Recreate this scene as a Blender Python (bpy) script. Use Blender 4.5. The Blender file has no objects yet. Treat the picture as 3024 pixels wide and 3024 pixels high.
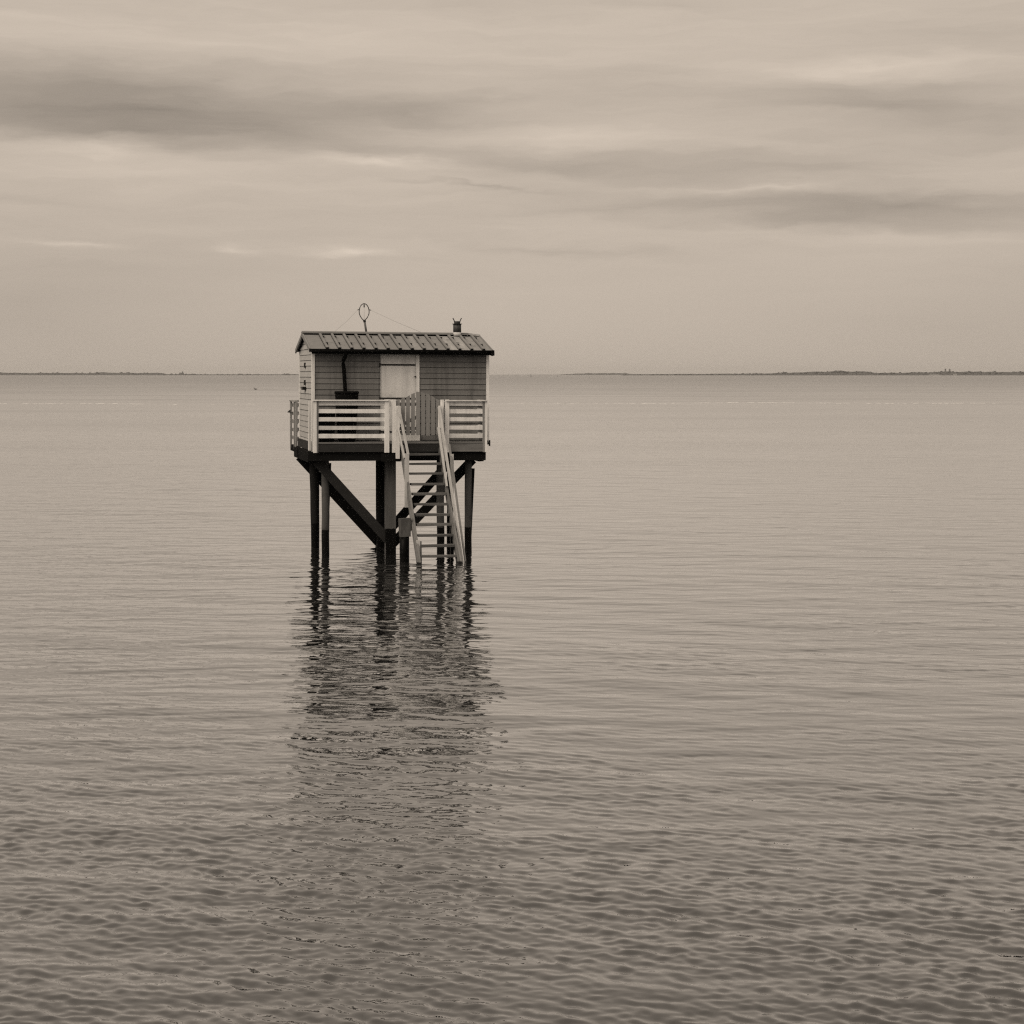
import bpy, math, random
import numpy as np
from mathutils import Vector
R = math.radians
rnd = random.Random(7)
scene = bpy.context.scene
col = scene.collection

# ------------------------------------------------------------------ camera
CAM_H = 3.87
cam_d = bpy.data.cameras.new('camera')
cam_d.sensor_width = 36.0
cam_d.lens = 5200 / 3024 * 36.0
cam_d.shift_y = -(1512 - 1106) / 3024
cam_d.clip_start = 0.1
cam_d.clip_end = 60000
cam = bpy.data.objects.new('camera', cam_d)
cam.location = (0, 0, CAM_H)
cam.rotation_euler = (R(90), 0, 0)
col.objects.link(cam)
scene.camera = cam

# ------------------------------------------------------------------ light, sky, exposure
TINT = (1.0, 0.857, 0.715)          # the warm brown tone of the whole print
SUN_EL, SUN_T = R(44), R(46)        # soft sun, high on the left
S = Vector((-math.cos(SUN_EL) * math.sin(SUN_T), -math.cos(SUN_EL) * math.cos(SUN_T), math.sin(SUN_EL)))
sun_d = bpy.data.lights.new('sun', 'SUN')
sun_d.energy = 1.9
sun_d.angle = R(46)
sun_d.color = (1.0, 0.86, 0.69)
sun = bpy.data.objects.new('sun', sun_d)
sun.rotation_euler = S.to_track_quat('Z', 'Y').to_euler()
sun.location = (-30, 0, 40)
col.objects.link(sun)

world = bpy.data.worlds.new('World')
scene.world = world
world.use_nodes = True
wn, wl = world.node_tree.nodes, world.node_tree.links
wn.clear()


def wmath(op, a, b=None, c=None, clamp=False):
    n = wn.new('ShaderNodeMath')
    n.operation = op
    n.use_clamp = clamp
    for i, x in enumerate((a, b, c)):
        if x is None:
            continue
        if isinstance(x, (int, float)):
            n.inputs[i].default_value = x
        else:
            wl.new(x, n.inputs[i])
    return n.outputs[0]


def wcomb(x, y, z=0.0):
    n = wn.new('ShaderNodeCombineXYZ')
    for i, q in enumerate((x, y, z)):
        if isinstance(q, (int, float)):
            n.inputs[i].default_value = q
        else:
            wl.new(q, n.inputs[i])
    return n.outputs[0]


def wnoise(vec, scale, detail, rough=0.5, dist=0.0):
    n = wn.new('ShaderNodeTexNoise')
    n.inputs['Scale'].default_value = scale
    n.inputs['Detail'].default_value = detail
    n.inputs['Roughness'].default_value = rough
    n.inputs['Distortion'].default_value = dist
    wl.new(vec, n.inputs['Vector'])
    return n.outputs['Fac']


tc = wn.new('ShaderNodeTexCoord')
sep = wn.new('ShaderNodeSeparateXYZ')
wl.new(tc.outputs['Generated'], sep.inputs[0])
az = wmath('ARCTAN2', sep.outputs[0], sep.outputs[1])
el = wmath('ABSOLUTE', wmath('ARCSINE', sep.outputs[2]))
sky = wn.new('ShaderNodeTexSky')
sky.sky_type = 'NISHITA'
sky.sun_disc = False
sky.sun_elevation = SUN_EL
sky.sun_rotation = math.atan2(S.x, S.y)
sky.dust_density = 3.0
bw = wn.new('ShaderNodeRGBToBW')
wl.new(sky.outputs[0], bw.inputs[0])
# slightly warped sky coordinates, so that every cloud has a ragged outline
w1 = wmath('SUBTRACT', wnoise(wcomb(wmath('MULTIPLY', az, 5.0), wmath('MULTIPLY', el, 26.0)), 1.0, 5, 0.55), 0.5)
w2 = wmath('SUBTRACT', wnoise(wcomb(wmath('MULTIPLY', az, 22.0), wmath('MULTIPLY', el, 90.0), 4.0), 1.0, 4, 0.55), 0.5)
elw = wmath('ADD', el, wmath('ADD', wmath('MULTIPLY', w1, 0.024), wmath('MULTIPLY', w2, 0.014)))
azw = wmath('ADD', az, wmath('MULTIPLY', w1, 0.16))
streak = wnoise(wcomb(wmath('MULTIPLY', azw, 3.4), wmath('MULTIPLY', elw, 30.0), 2.0), 1.0, 6, 0.52, 0.15)
fine = wnoise(wcomb(wmath('MULTIPLY', azw, 9.0), wmath('MULTIPLY', elw, 120.0), 9.0), 1.0, 6, 0.6)
val = wmath('ADD', wmath('MULTIPLY', wmath('SUBTRACT', streak, 0.5), 0.34), wmath('MULTIPLY', wmath('SUBTRACT', fine, 0.5), 0.28))
# texture fades out in the milky air just above the horizon
ramp = wmath('MULTIPLY', wmath('SUBTRACT', el, 0.03), 14.0, clamp=True)
val = wmath('MULTIPLY', val, ramp)


cvec = wcomb(azw, elw)


def bank(px, py, sx, sy, amount, slope=0.0):
    """a drifting bank of cloud: azimuth/elevation of its middle, its half sizes, how much darker or lighter"""
    global val
    m = wn.new('ShaderNodeMapping')
    m.vector_type = 'TEXTURE'
    amount *= 1.2
    m.inputs['Location'].default_value = ((px - 1512) / 5200, (1106 - py) / 5200, 0)
    m.inputs['Rotation'].default_value = (0, 0, math.atan(slope))
    m.inputs['Scale'].default_value = (sx / 5200 * 1.9, sy / 5200 * 1.9, 1)
    wl.new(cvec, m.inputs['Vector'])
    g = wn.new('ShaderNodeTexGradient')
    g.gradient_type = 'QUADRATIC_SPHERE'
    wl.new(m.outputs[0], g.inputs[0])
    val = wmath('MULTIPLY_ADD', g.outputs['Fac'], amount, val)


for b in [(480, 345, 950, 105, -0.34, -0.03), (420, 400, 560, 42, -0.14, -0.06), (250, 265, 560, 80, -0.12, -0.02), (1250, 345, 420, 50, -0.12, -0.10),
          (2620, 335, 860, 110, -0.26, -0.02), (2700, 615, 900, 62, -0.24, -0.03), (2420, 655, 620, 40, -0.12, -0.05), (1720, 500, 560, 44, -0.16, -0.02),
          (2350, 500, 460, 42, -0.12, 0.0), (1650, 735, 420, 16, -0.10, -0.10), (1380, 556, 240, 7, -0.15, -0.06),
          (1050, 488, 260, 18, 0.30, -0.02), (2600, 225, 480, 34, 0.26, 0.0), (1650, 410, 460, 44, 0.22, 0.0), (330, 470, 260, 40, 0.20, -0.08),
          (2250, 560, 300, 11, 0.14, 0.01), (1000, 130, 1100, 90, 0.10, 0.0), (230, 732, 120, 14, 0.18, -0.03), (700, 750, 45, 20, 0.16, 0.0),
          (985, 752, 130, 15, 0.24, 0.0), (2600, 715, 460, 22, 0.09, -0.05), (1500, 950, 900, 220, 0.05, 0.0), (100, 900, 600, 200, -0.10, 0.0), (2950, 950, 500, 220, -0.06, 0.0)]:
    bank(*b)
lum = wmath('ADD', wmath('MULTIPLY', bw.outputs[0], 0.16), 3.95)
lum = wmath('MULTIPLY', lum, wmath('ADD', 1.0, wmath('MULTIPLY', wmath('MAXIMUM', wmath('SUBTRACT', wmath('SINE', el), 0.08), 0.0), 0.25)))          # overcast: brighter overhead
lum = wmath('MULTIPLY', lum, wmath('MAXIMUM', wmath('ADD', val, 1.0), 0.3))
mixc = wn.new('ShaderNodeVectorMath')
mixc.operation = 'SCALE'
mixc.inputs[0].default_value = TINT
wl.new(lum, mixc.inputs['Scale'])
bg = wn.new('ShaderNodeBackground')
bg.inputs['Strength'].default_value = 0.12
wl.new(mixc.outputs[0], bg.inputs['Color'])
wo = wn.new('ShaderNodeOutputWorld')
wl.new(bg.outputs[0], wo.inputs['Surface'])

cy = scene.cycles
cy.use_denoising = False          # a little grain, crisp ripples
cy.filter_width = 1.25
cy.max_bounces, cy.diffuse_bounces, cy.glossy_bounces, cy.transmission_bounces, cy.volume_bounces = 4, 2, 3, 0, 0
cy.caustics_reflective = cy.caustics_refractive = False
world.cycles.sampling_method = 'MANUAL'
world.cycles.sample_map_resolution = 512
vs = scene.view_settings
vs.view_transform = 'Standard'
vs.look = 'None'
vs.exposure = 0.0
vs.gamma = 1.0
vs.use_curve_mapping = False


# ------------------------------------------------------------------ materials
def nmat(name):
    m = bpy.data.materials.new(name)
    m.use_nodes = True
    nt = m.node_tree
    b = nt.nodes['Principled BSDF']
    return m, nt, b


def surf(name, base, var=0.25, rough=0.8, scale=(6, 6, 6), spots=0.0, spot_col=0.02, spot_scale=3.0, bump=0.15, piece=0.12,
         streaks=0.0, spec=0.3, metallic=0.0, tide=None, bumpd=0.01):
    """plain grey surface with grain, per-piece shade, dirt spots, run marks and an optional tide mark"""
    m, nt, b = nmat(name)
    N, L = nt.nodes, nt.links

    def mm(op, a, c=None, clamp=False):
        n = N.new('ShaderNodeMath'); n.operation = op; n.use_clamp = clamp
        for i, x in enumerate((a, c)):
            if x is None: continue
            if isinstance(x, (int, float)): n.inputs[i].default_value = x
            else: L.new(x, n.inputs[i])
        return n.outputs[0]
    t = N.new('ShaderNodeTexCoord')
    info = N.new('ShaderNodeObjectInfo')
    mp = N.new('ShaderNodeMapping'); mp.inputs['Scale'].default_value = scale
    off = N.new('ShaderNodeCombineXYZ')
    L.new(mm('MULTIPLY', info.outputs['Random'], 40.0), off.inputs[0])
    L.new(mm('MULTIPLY', info.outputs['Random'], 17.0), off.inputs[2])
    L.new(t.outputs['Object'], mp.inputs['Vector']); L.new(off.outputs[0], mp.inputs['Location'])

    def noise(vec, sc, det=5, ro=0.6):
        n = N.new('ShaderNodeTexNoise'); n.inputs['Scale'].default_value = sc
        n.inputs['Detail'].default_value = det; n.inputs['Roughness'].default_value = ro
        L.new(vec, n.inputs['Vector']); return n.outputs['Fac']
    g = noise(mp.outputs[0], 1.0)
    v = mm('ADD', 1.0, mm('MULTIPLY', mm('SUBTRACT', g, 0.5), 2 * var))
    v = mm('MULTIPLY', v, mm('ADD', 1.0 - piece, mm('MULTIPLY', info.outputs['Random'], 2 * piece)))
    v = mm('MULTIPLY', v, base)
    if streaks:
        mp2 = N.new('ShaderNodeMapping'); mp2.inputs['Scale'].default_value = (9, 9, 0.7)
        L.new(t.outputs['Object'], mp2.inputs['Vector'])
        s = mm('MULTIPLY', mm('SUBTRACT', noise(mp2.outputs[0], 1.0, 4), 0.48), 4.0, True)
        v = mm('MULTIPLY', v, mm('SUBTRACT', 1.0, mm('MULTIPLY', s, streaks)))
    if spots:
        s = mm('MULTIPLY', mm('SUBTRACT', noise(t.outputs['Object'], spot_scale, 7, 0.68), 0.56), 9.0, True)
        s = mm('MULTIPLY', s, spots)
        v = mm('ADD', mm('MULTIPLY', v, mm('SUBTRACT', 1.0, s)), mm('MULTIPLY', s, spot_col))
    ro = rough
    if tide is not None:
        sx = N.new('ShaderNodeSeparateXYZ'); L.new(t.outputs['Object'], sx.inputs[0])
        zz = mm('ADD', sx.outputs[2], mm('MULTIPLY', mm('SUBTRACT', noise(t.outputs['Object'], 14.0, 4), 0.5), 0.06))
        k = mm('MULTIPLY', mm('SUBTRACT', zz, tide), 60.0, True)
        v = mm('ADD', mm('MULTIPLY', v, k), mm('MULTIPLY', mm('SUBTRACT', 1.0, k), 0.004))
        r_ = N.new('ShaderNodeMath'); r_.operation = 'MULTIPLY_ADD'
        L.new(k, r_.inputs[0]); r_.inputs[1].default_value = rough - 0.4; r_.inputs[2].default_value = 0.4
        L.new(r_.outputs[0], b.inputs['Roughness'])
    else:
        b.inputs['Roughness'].default_value = ro
    cc = N.new('ShaderNodeCombineColor')
    for i in range(3): L.new(v, cc.inputs[i])
    L.new(cc.outputs[0], b.inputs['Base Color'])
    b.inputs['Specular IOR Level'].default_value = spec
    b.inputs['Metallic'].default_value = metallic
    if bump:
        bp = N.new('ShaderNodeBump'); bp.inputs['Strength'].default_value = bump; bp.inputs['Distance'].default_value = bumpd
        L.new(g, bp.inputs['Height']); L.new(bp.outputs[0], b.inputs['Normal'])
    return m


MAT = dict(
    wall=surf('grey_paint', 0.18, 0.2, 0.75, (2, 2, 30), spots=0.3, spot_col=0.11, piece=0.10, streaks=0.38),
    side=surf('pale_side_boards', 0.42, 0.22, 0.8, (3, 3, 30), spots=0.35, spot_col=0.22, piece=0.08, streaks=0.2),  # left gable boards, lighter than the front wall
    white=surf('white_paint', 0.80, 0.12, 0.7, (5, 5, 5), spots=0.25, spot_col=0.36, spot_scale=5, piece=0.10, streaks=0.28),
    door=surf('white_door_paint', 0.72, 0.14, 0.7, (8, 8, 3), spots=0.5, spot_col=0.38, spot_scale=2.2, piece=0.0, streaks=0.2),
    gate=surf('grey_gate_paint', 0.25, 0.16, 0.8, (20, 20, 2), spots=0.2, spot_col=0.16, piece=0.08),
    tar_shade=surf('tarred_shaded_timber', 0.010, 0.4, 0.85, (4, 4, 20), spots=0.3, spot_col=0.018, piece=0.2, spec=0.03),  # tarred wood, its black also holding the shade under the platform
    fascia=surf('dark_stained_board', 0.034, 0.35, 0.85, (2, 2, 14), spots=0.6, spot_col=0.018, spot_scale=2.5, piece=0.15, spec=0.2),
    fascia2=surf('worn_stained_board', 0.20, 0.6, 0.85, (2, 2, 10), spots=0.6, spot_col=0.09, spot_scale=3.0, piece=0.1, spec=0.2),
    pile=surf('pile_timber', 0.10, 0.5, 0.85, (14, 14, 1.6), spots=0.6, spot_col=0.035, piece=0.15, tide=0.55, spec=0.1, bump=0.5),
    pile_dark=surf('dark_pile_timber', 0.014, 0.4, 0.85, (14, 14, 1.6), spots=0.4, spot_col=0.012, piece=0.15, tide=0.55, spec=0.06, bump=0.4),  # copy of the pile timber, colour darkened for shade under the deck
    stair=surf('weathered_stair_timber', 0.26, 0.35, 0.85, (30, 6, 6), spots=0.5, spot_col=0.10, spot_scale=5, piece=0.14, tide=0.02),
    stringer=surf('grey_stair_timber', 0.17, 0.4, 0.85, (20, 5, 5), spots=0.5, spot_col=0.06, spot_scale=5, piece=0.14, tide=0.05),
    pale=surf('bleached_timber', 0.50, 0.25, 0.8, (20, 8, 4), spots=0.4, spot_col=0.25, spot_scale=6, piece=0.08),
    tread=surf('tread_timber', 0.115, 0.4, 0.85, (4, 20, 20), spots=0.4, spot_col=0.05, spot_scale=5, piece=0.2),
    deck=surf('deck_timber', 0.16, 0.3, 0.85, (3, 20, 20), piece=0.15),
    roof=surf('roof_sheet', 0.20, 0.25, 0.7, (7, 3, 7), spots=0.55, spot_col=0.13, spot_scale=4.0, piece=0.10),
    rust=surf('stained_roof_sheet', 0.27, 0.55, 0.75, (10, 2.2, 4), spots=0.9, spot_col=0.06, spot_scale=5.0, piece=0.2),
    rib=surf('roof_rib', 0.20, 0.25, 0.7, (7, 3, 7), spots=0.4, spot_col=0.13, piece=0.08),
    bolt=surf('dark_iron', 0.02, 0.3, 0.7, piece=0.1),
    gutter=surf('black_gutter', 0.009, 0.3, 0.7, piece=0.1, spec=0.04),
    black=surf('black_plastic', 0.005, 0.3, 0.75, piece=0.1, spec=0.03),
    iron=surf('chimney_iron', 0.05, 0.6, 0.6, (12, 12, 5), spots=0.5, spot_col=0.02, spot_scale=8, piece=0.1),
    steel=surf('grey_mast_steel', 0.13, 0.3, 0.6, (10, 10, 4), piece=0.05),
    wire=surf('guy_wire', 0.32, 0.1, 0.6, piece=0.0, bump=0),
    flash=surf('pale_flashing', 0.55, 0.2, 0.6, piece=0.0),
    log=surf('cut_log', 0.075, 0.5, 0.85, (16, 16, 3), spots=0.5, spot_col=0.07, spot_scale=6, piece=0.1, bump=0.5),
    coast=surf('far_coast', 0.06, 0.4, 0.9, (0.01, 0.01, 0.05), piece=0.0, bump=0),
    trees=surf('far_trees', 0.03, 0.3, 0.9, (0.02, 0.02, 0.02), piece=0.0, bump=0),
    farwhite=surf('far_render', 0.45, 0.1, 0.9, piece=0.05, bump=0),
    farroof=surf('far_roof', 0.12, 0.1, 0.9, piece=0.05, bump=0),
    tower=surf('far_tower', 0.09, 0.2, 0.9, piece=0.05, bump=0),
    bird=surf('dark_feathers', 0.02, 0.3, 0.7, piece=0.0, bump=0),
    foam=surf('foam', 0.7, 0.1, 0.9, piece=0.0, bump=0),
)


# ------------------------------------------------------------------ mesh helpers
class MB:
    def __init__(self): self.v, self.f, self.sm = [], [], []

    def quadbox(self, p, smooth=False):
        """8 points: bottom ring then top ring, both counter-clockwise seen from above"""
        n = len(self.v); self.v += [tuple(q) for q in p]
        for q in ((3, 2, 1, 0), (4, 5, 6, 7), (0, 1, 5, 4), (1, 2, 6, 5), (2, 3, 7, 6), (3, 0, 4, 7)):
            self.f.append([n + i for i in q]); self.sm.append(smooth)
        return self

    def box(self, x0, x1, y0, y1, z0, z1, j=0.0):
        pts = [(x0, y0, z0), (x1, y0, z0), (x1, y1, z0), (x0, y1, z0), (x0, y0, z1), (x1, y0, z1), (x1, y1, z1), (x0, y1, z1)]
        if j: pts = [tuple(c + rnd.uniform(-j, j) for c in p) for p in pts]
        return self.quadbox(pts)

    def beam(self, a, b, w, h, up=(0, 0, 1), j=0.0):
        a, b = Vector(a), Vector(b); d = (b - a).normalized(); s = d.cross(Vector(up))
        if s.length < 1e-4: s = d.cross(Vector((0, 1, 0)))
        s.normalize(); t = s.cross(d).normalized()
        ring = lambda p: [p - s * w / 2 - t * h / 2, p + s * w / 2 - t * h / 2, p + s * w / 2 + t * h / 2, p - s * w / 2 + t * h / 2]
        pts = ring(a) + ring(b)
        if j: pts = [Vector([c + rnd.uniform(-j, j) for c in p]) for p in pts]
        return self.quadbox(pts)

    def tube(self, path, rad, n=10, cap=True, wob=0.0):
        """round section along a path; rad one number or one for each point"""
        path = [Vector(p) for p in path]; k = len(path)
        rads = rad if isinstance(rad, (list, tuple)) else [rad] * k
        base = len(self.v)
        for i, p in enumerate(path):
            d = (path[min(i + 1, k - 1)] - path[max(i - 1, 0)]).normalized()
            ref = Vector((0, 0, 1)) if abs(d.z) < 0.9 else Vector((1, 0, 0))
            s = d.cross(ref).normalized(); t = s.cross(d)
            for q in range(n):
                an = 2 * math.pi * q / n; r = rads[i] * (1 + rnd.uniform(-wob, wob))
                self.v.append(tuple(p + s * math.cos(an) * r + t * math.sin(an) * r))
        for i in range(k - 1):
            for q in range(n):
                a, b = base + i * n + q, base + i * n + (q + 1) % n
                self.f.append([a, b, b + n, a + n]); self.sm.append(True)
        if cap:
            self.f.append([base + q for q in range(n)][::-1]); self.sm.append(False)
            self.f.append([base + (k - 1) * n + q for q in range(n)]); self.sm.append(False)
        return self

    def poly(self, pts, dvec):
        """flat outline pushed along dvec"""
        n = len(self.v); k = len(pts); d = Vector(dvec)
        self.v += [tuple(p) for p in pts] + [tuple(Vector(p) + d) for p in pts]
        self.f.append([n + i for i in range(k)][::-1]); self.f.append([n + k + i for i in range(k)])
        for i in range(k): self.f.append([n + i, n + (i + 1) % k, n + k + (i + 1) % k, n + k + i])
        self.sm += [False] * (k + 2)
        return self

    def build(self, name, mat, parent=None, sag=True):
        v = [(x, y, z - 0.006 * x) for x, y, z in self.v] if (sag and parent is not None) else self.v
        me = bpy.data.meshes.new(name)
        me.from_pydata(v, [], self.f); me.validate()
        if len(me.polygons) == len(self.sm): me.polygons.foreach_set('use_smooth', self.sm)
        me.materials.append(MAT[mat]); me.update()
        import bmesh
        bm = bmesh.new(); bm.from_mesh(me); bmesh.ops.recalc_face_normals(bm, faces=bm.faces); bm.to_mesh(me); bm.free()
        o = bpy.data.objects.new(name, me); col.objects.link(o)
        if parent is not None: o.parent = parent
        return o


def tag(o, label, cat, group=None):
    o['label'] = label; o['category'] = cat
    if group: o['group'] = group
    return o


def empty(name, loc, rz=0.0, label=None, cat=None):
    o = bpy.data.objects.new(name, None); col.objects.link(o)
    o.location = loc; o.rotation_euler = (0, 0, rz); o.empty_display_size = 0.3
    if label: tag(o, label, cat)
    return o


# ------------------------------------------------------------------ the sea
def build_sea():
    dy = [2.5]
    while dy[-1] < 60: dy.append(dy[-1] * 1.0016 if dy[-1] > 10.0 else dy[-1] * 1.015)
    while dy[-1] < 160: dy.append(dy[-1] * 1.0045)
    while dy[-1] < 40000: dy.append(dy[-1] * 1.013)
    ys = np.array(dy)
    t_in = np.linspace(-0.36, 0.36, 450)
    t_out = 0.36 + np.geomspace(0.006, 12, 26)
    ts = np.concatenate([-t_out[::-1], t_in, t_out])
    Y, T = np.meshgrid(ys, ts, indexing='ij')
    X = Y * T
    dxy = Y * np.where(Y < 60, 0.0016, 0.0045)
    rs = np.random.RandomState(5)
    Z = np.zeros_like(X)
    # patches of wind: some water ruffled, some nearly smooth
    def low(lam, n):
        s = np.zeros_like(X)
        for i in range(n):
            a = rs.uniform(0, 2 * np.pi); l = lam * rs.uniform(0.6, 1.8)
            s += np.sin(2 * np.pi * (X * np.cos(a) * 0.5 + Y * np.sin(a)) / l + rs.uniform(0, 6.28))
        return s / math.sqrt(n)
    lee = np.exp(-((X - 0.2) / (0.27 * Y)) ** 4) * np.clip((Y - 13) / 8, 0, 1)        # smoother water in the lee around and behind the hut
    gust = np.clip(0.95 + 0.30 * low(7.0, 6) + 0.25 * low(2.2, 6) - 0.58 * lee + 0.6 * np.clip((20 - Y) / 8, 0, 1), 0.22, 1.5)
    DX, DY = np.zeros_like(X), np.zeros_like(X)
    inner = np.abs(T) < 0.38
    def band(n, l0, l1, slope, spread, amp):
        nonlocal Z, DX, DY
        for i in range(n):
            lam = math.exp(rs.uniform(math.log(l0), math.log(l1)))
            ph = R(31) + rs.normal(0, spread)
            k = 2 * np.pi / lam
            A = slope / k * math.sqrt(2.0 / n)
            p = rs.uniform(0, 6.28)
            arg = k * (X * math.sin(ph) + Y * math.cos(ph)) + p
            fade = np.clip((lam / dxy - 2.6) / 2.0, 0, 1)
            h = np.where(inner, fade * A * amp, 0.0)
            Z += h * np.sin(arg)
            c = h * (0.1 * np.cos(arg) - 0.5 * np.sin(arg))      # wavelets lean the way they run: short steep fronts, long backs
            DX += c * math.sin(ph); DY += c * math.cos(ph)
    band(90, 0.055, 0.18, 0.155, 0.60, gust)
    band(30, 0.18, 0.50, 0.052, 0.60, gust)
    band(14, 0.8, 3.0, 0.018, 0.45, 1.0)
    band(6, 5, 14, 0.007, 0.3, 1.0)
    nr, nc = X.shape
    co = np.stack([X + DX, Y + DY, Z], -1).reshape(-1, 3).astype(np.float32)
    idx = np.arange(nr * nc).reshape(nr, nc)
    q = np.stack([idx[:-1, :-1], idx[:-1, 1:], idx[1:, 1:], idx[1:, :-1]], -1).reshape(-1, 4)
    me = bpy.data.meshes.new('sea')
    me.vertices.add(len(co)); me.vertices.foreach_set('co', co.ravel())
    me.loops.add(q.size); me.loops.foreach_set('vertex_index', q.ravel().astype(np.int32))
    me.polygons.add(len(q))
    me.polygons.foreach_set('loop_start', np.arange(0, q.size, 4, dtype=np.int32))
    me.polygons.foreach_set('use_smooth', np.ones(len(q), dtype=bool))
    me.update(calc_edges=True)
    m, nt, b = nmat('turbid_water')
    N, L = nt.nodes, nt.links
    b.inputs['Base Color'].default_value = (0.020, 0.020, 0.020, 1)
    b.inputs['Roughness'].default_value = 0.015
    b.inputs['IOR'].default_value = 1.58
    b.inputs['Coat Weight'].default_value = 1.0
    b.inputs['Coat IOR'].default_value = 1.58
    b.inputs['Coat Roughness'].default_value = 0.015
    t = N.new('ShaderNodeTexCoord')
    sx = N.new('ShaderNodeSeparateXYZ'); L.new(t.outputs['Object'], sx.inputs[0])
    off = N.new('ShaderNodeMapRange')          # the open water beyond the shallows is choppier
    off.inputs['From Min'].default_value = 60; off.inputs['From Max'].default_value = 500
    off.inputs['To Min'].default_value = 0.30; off.inputs['To Max'].default_value = 1.0
    L.new(sx.outputs[1], off.inputs['Value'])
    ro = N.new('ShaderNodeMapRange')           # its chop is far smaller than a picture element: it acts as gloss
    ro.interpolation_type = 'SMOOTHSTEP'
    ro.inputs['From Min'].default_value = 3.5; ro.inputs['From Max'].default_value = 7.6
    ro.inputs['To Min'].default_value = 0.015; ro.inputs['To Max'].default_value = 0.33
    lg = N.new('ShaderNodeMath'); lg.operation = 'LOGARITHM'; lg.inputs[1].default_value = math.e
    L.new(sx.outputs[1], lg.inputs[0])
    wm = N.new('ShaderNodeMapping'); wm.inputs['Scale'].default_value = (0.012, 0.05, 1)
    L.new(t.outputs['Object'], wm.inputs['Vector'])
    wn_ = N.new('ShaderNodeTexNoise'); wn_.inputs['Scale'].default_value = 1.0; wn_.inputs['Detail'].default_value = 6; wn_.inputs['Roughness'].default_value = 0.65
    L.new(wm.outputs[0], wn_.inputs['Vector'])
    ad = N.new('ShaderNodeMath'); ad.operation = 'MULTIPLY_ADD'; ad.inputs[1].default_value = 4.0     # patches of wind
    L.new(wn_.outputs['Fac'], ad.inputs[0]); L.new(lg.outputs[0], ad.inputs[2])
    sb = N.new('ShaderNodeMath'); sb.operation = 'SUBTRACT'; sb.inputs[1].default_value = 2.0
    L.new(ad.outputs[0], sb.inputs[0])
    L.new(sb.outputs[0], ro.inputs['Value'])
    L.new(ro.outputs[0], b.inputs['Roughness']); L.new(ro.outputs[0], b.inputs['Coat Roughness'])
    prev = None
    for sc, rot, scale, dist, st in [((1.0, 2.2, 1), 25, 9.0, 0.003, 0.5), ((1.0, 2.6, 1), 18, 0.7, 0.22, None)]:
        mp = N.new('ShaderNodeMapping'); mp.inputs['Scale'].default_value = sc; mp.inputs['Rotation'].default_value = (0, 0, R(rot))
        L.new(t.outputs['Object'], mp.inputs['Vector'])
        n = N.new('ShaderNodeTexNoise'); n.inputs['Scale'].default_value = scale; n.inputs['Detail'].default_value = 2
        L.new(mp.outputs[0], n.inputs['Vector'])
        bp = N.new('ShaderNodeBump'); bp.inputs['Distance'].default_value = dist
        if st is None: L.new(off.outputs[0], bp.inputs['Strength'])
        else: bp.inputs['Strength'].default_value = st
        L.new(n.outputs['Fac'], bp.inputs['Height'])
        if prev is not None: L.new(prev, bp.inputs['Normal'])
        prev = bp.outputs[0]
    L.new(prev, b.inputs['Normal']); L.new(prev, b.inputs['Coat Normal'])
    me.materials.append(m)
    o = bpy.data.objects.new('sea', me); col.objects.link(o)
    o['kind'] = 'structure'
    return o


build_sea()


# ------------------------------------------------------------------ far coasts
def coast(D, prof, depth, name='coast'):
    """low land at distance D: list of (x in metres at that distance, height)"""
    mb = MB(); rows = []
    xs, hs = [], []
    for (xa, ha), (xb, hb) in zip(prof[:-1], prof[1:]):
        n = max(2, int((xb - xa) / 22))
        for i in range(n):
            k = i / n
            xs.append(xa + (xb - xa) * k); hs.append((ha + (hb - ha) * k) * 1.35 * rnd.uniform(0.86, 1.14))
    xs.append(prof[-1][0]); hs.append(prof[-1][1])
    for x, h in zip(xs, hs):
        mb.v += [(x, D + rnd.uniform(-15, 15), -0.5), (x, D + 12 + rnd.uniform(0, 30), h * 0.35 + 0.3), (x, D + depth * .4, h), (x, D + depth, h * 0.8), (x, D + depth + 60, -0.5)]
    for i in range(len(xs) - 1):
        for r in range(4):
            a = i * 5 + r
            mb.f.append([a, a + 5, a + 6, a + 1]); mb.sm.append(False)
    o = mb.build(name, 'coast'); o['kind'] = 'structure'
    return xs, hs


def grove(D, depth, xs, hs, n, smin, smax, label):
    mb = MB()
    for i in range(n):
        k = rnd.randrange(len(xs)); x = xs[k] + rnd.uniform(-12, 12); d = rnd.uniform(0.1, 0.5)
        r = rnd.uniform(smin, smax); z = hs[k] * min(1, .4 + d * 1.3); y = D + depth * d
        b = len(mb.v); m = 6
        for zz, rr in ((-0.9, .7), (0.1, 1.0), (0.7, .75)):
            for q in range(m):
                an = 2 * math.pi * q / m + i
                w = rnd.uniform(.75, 1.25)
                mb.v.append((x + math.cos(an) * r * rr * w * 1.5, y + math.sin(an) * r * rr * w, z + zz * r))
        mb.v.append((x, y, z + r * rnd.uniform(.8, 1.2)))
        for lv in range(2):
            for q in range(m):
                a, c = b + lv * m + q, b + lv * m + (q + 1) % m
                mb.f.append([a, c, c + m, a + m]); mb.sm.append(False)
        for q in range(m): mb.f.append([b + 2 * m + q, b + 2 * m + (q + 1) % m, b + 3 * m]); mb.sm.append(False)
    o = mb.build('coastal_wood', 'trees'); o['kind'] = 'stuff'
    tag(o, label, 'trees')


def at(px, D): return (px - 1512) / 5200 * D


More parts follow.
